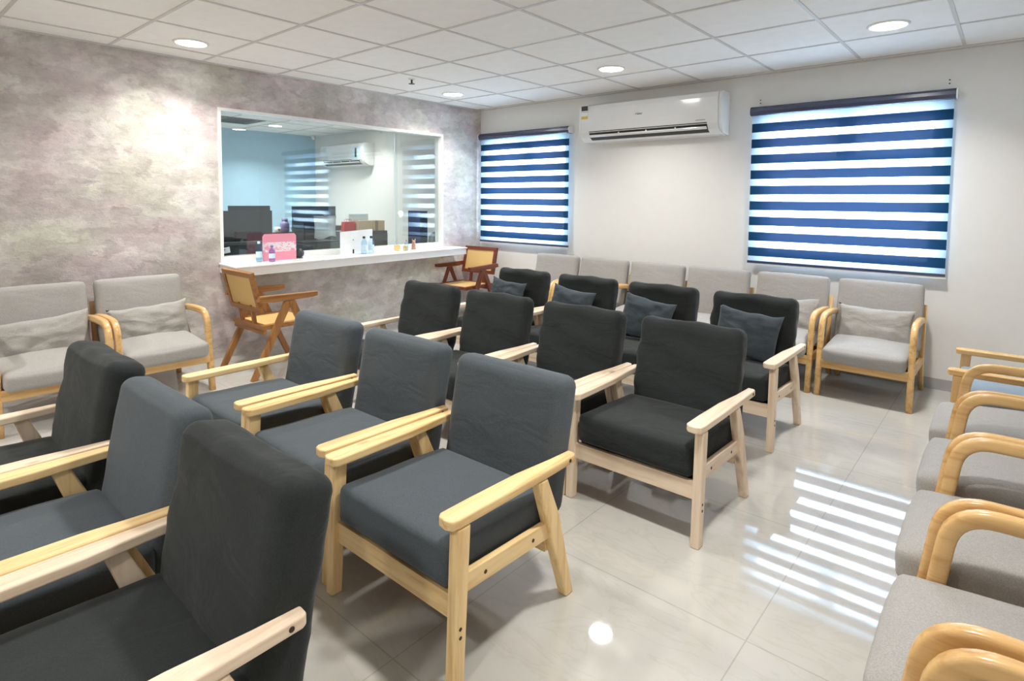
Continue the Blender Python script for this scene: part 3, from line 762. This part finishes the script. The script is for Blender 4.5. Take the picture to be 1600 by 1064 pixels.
# ---------------------------------------------------------------- office interior
t = thing('office_desk', 'white office desk behind the service window', 'desk', (-.66, -2.9, 0))
obj('desk_top', bx(-.50, .50, -1.2, 1.1, .80, .84, .004), M['white'], t)
for sx, sy in ((-1, -1), (-1, 1), (1, -1), (1, 1)):
    obj('leg', bx(sx*.44-.03, sx*.44+.03, sy*1.0-.03, sy*1.0+.03, 0, .80, .003), M['white'], t)
DT = .84
t = thing('side_desk', 'narrow white desk below the right half of the service window', 'desk', (-.48, -1.05, 0))
obj('desk_top', bx(-.30, .32, -.68, .85, .80, .84, .004), M['white'], t)
for sx, sy in ((-1, -1), (-1, 1), (1, -1), (1, 1)):
    obj('leg', bx(sx*.25-.03, sx*.25+.03, sy*.6-.03, sy*.6+.03, 0, .80, .003), M['white'], t)
def monitor(loc, w, h, rz, label, zb=.10, sticker=False):
    """its back faces +x at rz=0"""
    t = thing('computer_monitor', label, 'computer monitor', loc, rz)
    bk = obj('monitor_shell', prism([(-.010, zb), (.012, zb), (.030, zb+h*.3), (.030, zb+h*.7), (.014, zb+h), (-.010, zb+h)], 'y', 0, 0, 0) if False else xf(bx(-.012, .016, -w/2, w/2, zb, zb+h, .006)), M['dgrey'], t)
    obj('screen', bx(-.0145, -.0115, -w/2+.012, w/2-.012, zb+.015, zb+h-.012, .001), M['dark'], t)
    obj('rear_housing', bx(.014, .040, -w*.26, w*.26, zb+h*.15, zb+h*.6, .010), M['dark'], t)
    obj('stand_neck', bx(.004, .030, -.035, .035, .012, zb+h*.4, .004), M['dark'], t)
    obj('stand_foot', bx(-.09, .12, -.12, .12, 0, .014, .005), M['dark'], t)
    if sticker: obj('white_sticker', xf(bx(0, .0015, -.055, .055, -.030, .030, 0), rx=R(8), loc=(.017, -w/2+.085, zb+.12)), M['paper'], t)
monitor((-.42, -3.215, DT), .545, .565, 0, 'large dark monitor at the left end of the office window', .055)
monitor((-.70, -3.06, DT), .47, .47, 0, 'dark monitor behind and just above the large left monitor', .20)
monitor((-.82, -2.18, DT), .62, .52, R(4), 'dark monitor in the middle of the office window, stripes mirrored before it', .14)
t = thing('paper_sheet', 'white paper sheet hanging on the right of the middle monitor', 'paper', (-.745, -2.075, 1.10))
bm = bmesh.new(); g = []
for i in range(9):
    row = []
    for j in range(9):
        u, v = i/8, j/8
        row.append(bm.verts.new((.012*math.sin(u*3+v*4)+.004, -.155+u*.31, v*.28 - (.02*math.sin(u*6) if j == 0 else 0))))
    g.append(row)
for i in range(8):
    for j in range(8): bm.faces.new((g[i][j], g[i+1][j], g[i+1][j+1], g[i][j+1]))
bmesh.ops.solidify(bm, geom=bm.faces[:], thickness=.0012)
obj('sheet', bm, M['paper'], t, True)
obj('clip', bx(-.006, .012, -.02, .02, .27, .295, .002), M['mgrey'], t)
t = thing('printer', 'dark grey printer on the office desk behind the black round object', 'printer', (-.42, -2.42, DT))
obj('printer_body', bx(-.17, .17, -.24, .24, 0, .23, .02, 3), M['dgrey'], t)
obj('printer_lid', bx(-.165, .16, -.23, .23, .231, .255, .010), M['dark'], t)
obj('paper_tray', bx(.165, .21, -.15, .15, .03, .045, .003), M['mgrey'], t)
obj('printer_slot', bx(.168, .173, -.16, .16, .07, .12, .001), M['dark'], t)
t = thing('filing_box', 'black file box with a small white sticker at the left end of the office window', 'box', (-.20, -3.42, DT))
fb = obj('box_body', bx(-.08, .08, -.235, .25, 0, .275, .01), M['dark'], t)
obj('white_sticker', xf(bx(0, .0015, -.05, .05, -.03, .03, 0), rx=R(8), loc=(.0802, -.165, .225)), M['paper'], fb)
obj('sticker_print', xf(bx(0, .0006, -.035, .0, -.003, .007, 0), rx=R(8), loc=(.0818, -.165, .232)), M['dgrey'], fb)
obj('box_lid', bx(-.085, .085, -.24, .255, .276, .30, .006), M['dgrey'], t)
t = thing('pouch_tray', 'dark box under the purple pouch behind the left monitors', 'box', (-1.045, -2.32, DT))
obj('tray_body', bx(-.10, .10, -.30, .34, 0, .30, .02), M['dgrey'], t)
obj('tray_lid', bx(-.105, .105, -.305, .345, .301, .33, .01), M['webbing'], t)
t = thing('tumbler', 'purple tumbler with a cap, beside the middle monitor', 'tumbler', (-1.02, -2.47, DT+.331))
obj('tumbler_body', lathe([(.045, 0), (.055, .02), (.058, .10), (.045, .13), (.03, .14)], 20), M['purple'], t, True)
obj('tumbler_cap', lathe([(.034, .14), (.036, .145), (.036, .175), (.02, .182)], 20), M['purple'], t, True)
t = thing('cup', 'small white cup with a dark heart mark, left of the purple tumbler', 'cup', (-.99, -2.58, DT+.331))
obj('cup_body', lathe([(.028, 0), (.036, .01), (.038, .07), (.032, .07), (.030, .012)], 20), M['white'], t, True)
obj('heart_mark', xf(prism([(0, -.014), (.014, .002), (.012, .011), (.005, .012), (0, .006), (-.005, .012), (-.012, .011), (-.014, .002)], 'x', -.001, .001, 0), loc=(.0385, 0, .038)), M['dark'], t)
t = thing('pouch', 'long purple pouch lying in front of the middle monitor', 'pouch', (-1.02, -2.18, DT+.338))
obj('pouch_body', xf(softbox(.055, .19, .034, .03, (0, 0, .012), 10, .004, 2), loc=(0, 0, .037)), M['purple'], t, True)
obj('zip', bx(-.004, .004, -.16, .16, .080, .084, .001), M['mgrey'], t)
# shelf cabinet carrying red bag and cartons
t = thing('low_cabinet', 'dark low cabinet behind the white sign, carrying the cartons', 'cabinet', (-1.05, -1.36, 0))
obj('cabinet_body', bx(-.22, .22, -.36, .32, 0, 1.155, .008), M['dgrey'], t)
obj('door', bx(.222, .238, -.35, -.02, .05, 1.12, .003), M['dgrey'], t)
obj('door', bx(.222, .238, 0, .31, .05, 1.12, .003), M['dgrey'], t)
CB = 1.156
t = thing('paper_bag', 'small red paper bag standing left of the cardboard cartons', 'bag', (-.98, -1.585, CB))
obj('bag_body', prism([(-.085, 0), (.085, 0), (.09, .13), (-.075, .13)], 'x', -.04, .04, .003), M['redp'], t)
for s in (-.025, .025): obj('bag_handle', sweep(arc([(-.04, .125), (-.04, .165), (.04, .165), (.04, .125)], .03, 5), .004, .006, 6, s), M['redp'], t, True)
t = thing('carton', 'left cardboard carton on the dark cabinet, next to the red bag', 'carton', (-.98, -1.37, CB))
obj('carton_body', bx(-.10, .10, -.115, .115, 0, .14, .003), M['card'], t)
obj('packing_tape', bx(-.02, .02, -.1155, .1155, .139, .1412, 0), M['tape'], t)
t = thing('carton', 'right cardboard carton with a brown tape stripe on the dark cabinet', 'carton', (-.98, -1.15, CB))
obj('carton_body', bx(-.10, .10, -.10, .10, 0, .14, .003), M['card'], t)
obj('packing_tape', bx(.1, .1012, -.06, -.01, 0, .14, 0), M['tape'], t)
t = thing('white_box', 'white flat box standing behind the cardboard cartons', 'box', (-1.16, -1.30, CB))
obj('box_body', bx(-.03, .03, -.17, .15, 0, .23, .003), M['paper'], t)
obj('box_flap', bx(.0305, .032, -.16, .14, .19, .225, .0005), M['label'], t)
def office_chair(loc, rz, label):
    t = thing('office_chair', label, 'office chair', loc, rz)
    obj('seat', xf(softbox(.24, .24, .05, .04, (0, 0, .01), 10), loc=(0, 0, .50)), M['dark'], t, True)
    obj('backrest', xf(softbox(.23, .035, .30, .03, (0, .01, 0), 12), rx=R(-10), loc=(0, .26, .90)), M['dgrey'], t, True)
    obj('back_bar', prism([(.10, .43), (.30, .45), (.33, .80), (.29, .80), (.26, .48), (.10, .46)], 'x', -.03, .03, .004), M['dark'], t)
    obj('gas_column', cyl(0, 0, .08, .45, .028), M['dark'], t, True)
    for k in range(5):
        a = k*2*math.pi/5
        l = obj('base_arm', xf(bx(.02, .28, -.02, .02, .06, .09, .005), rz=a), M['dark'], t)
        obj('caster', xf(cyl(0, .028, -.02, .02, .028, 14, 'y'), loc=(.27*math.cos(a), .27*math.sin(a), 0)), M['dark'], l, True)
    for s in (-1, 1): obj('armrest', prism([(-.10, .66), (.16, .66), (.16, .69), (-.10, .69)], 'x', s*.27-.03, s*.27+.03, .008), M['dark'], t)
office_chair((-1.62, -1.15, 0), R(60), 'dark office chair behind the cardboard cartons')
t = thing('computer_tower', 'tall dark computer seen edge-on near the right end of the office window', 'computer', (-.38, -.84, DT))
obj('tower_case', bx(-.16, .10, -.06, .07, 0, .60, .008), M['navyp'], t)
obj('tower_base', bx(-.16, .13, -.10, .16, 0, .25, .01), M['dark'], t) if False else obj('front_bezel', bx(.101, .108, -.05, .06, .02, .58, .002), M['dark'], t)
t = thing('cloth_bag', 'dark grey cloth bag slumped on the desk at the right end of the window', 'bag', (-.22, -.60, DT+.004))
obj('bag_body', xf(softbox(.055, .18, .13, .05, (0, 0, .05), 12, .015, 4), loc=(0, 0, .145)), M['mgrey'], t, True)
obj('bag_strap', sweep(arc([(-.10, .27), (-.06, .34), (.06, .34), (.10, .27)], .04, 5), .02, .006, 8, 0), M['dgrey'], t, True)
t = thing('notebook_stack', 'white papers lying on the desk right of the white sign', 'papers', (-.33, -1.55, DT))
obj('paper_stack', bx(-.12, .12, -.17, .17, 0, .10, .003), M['paper'], t)
obj('notebook', xf(bx(-.11, .11, -.15, .15, .101, .115, .002), rz=R(6)), M['dark'], t)
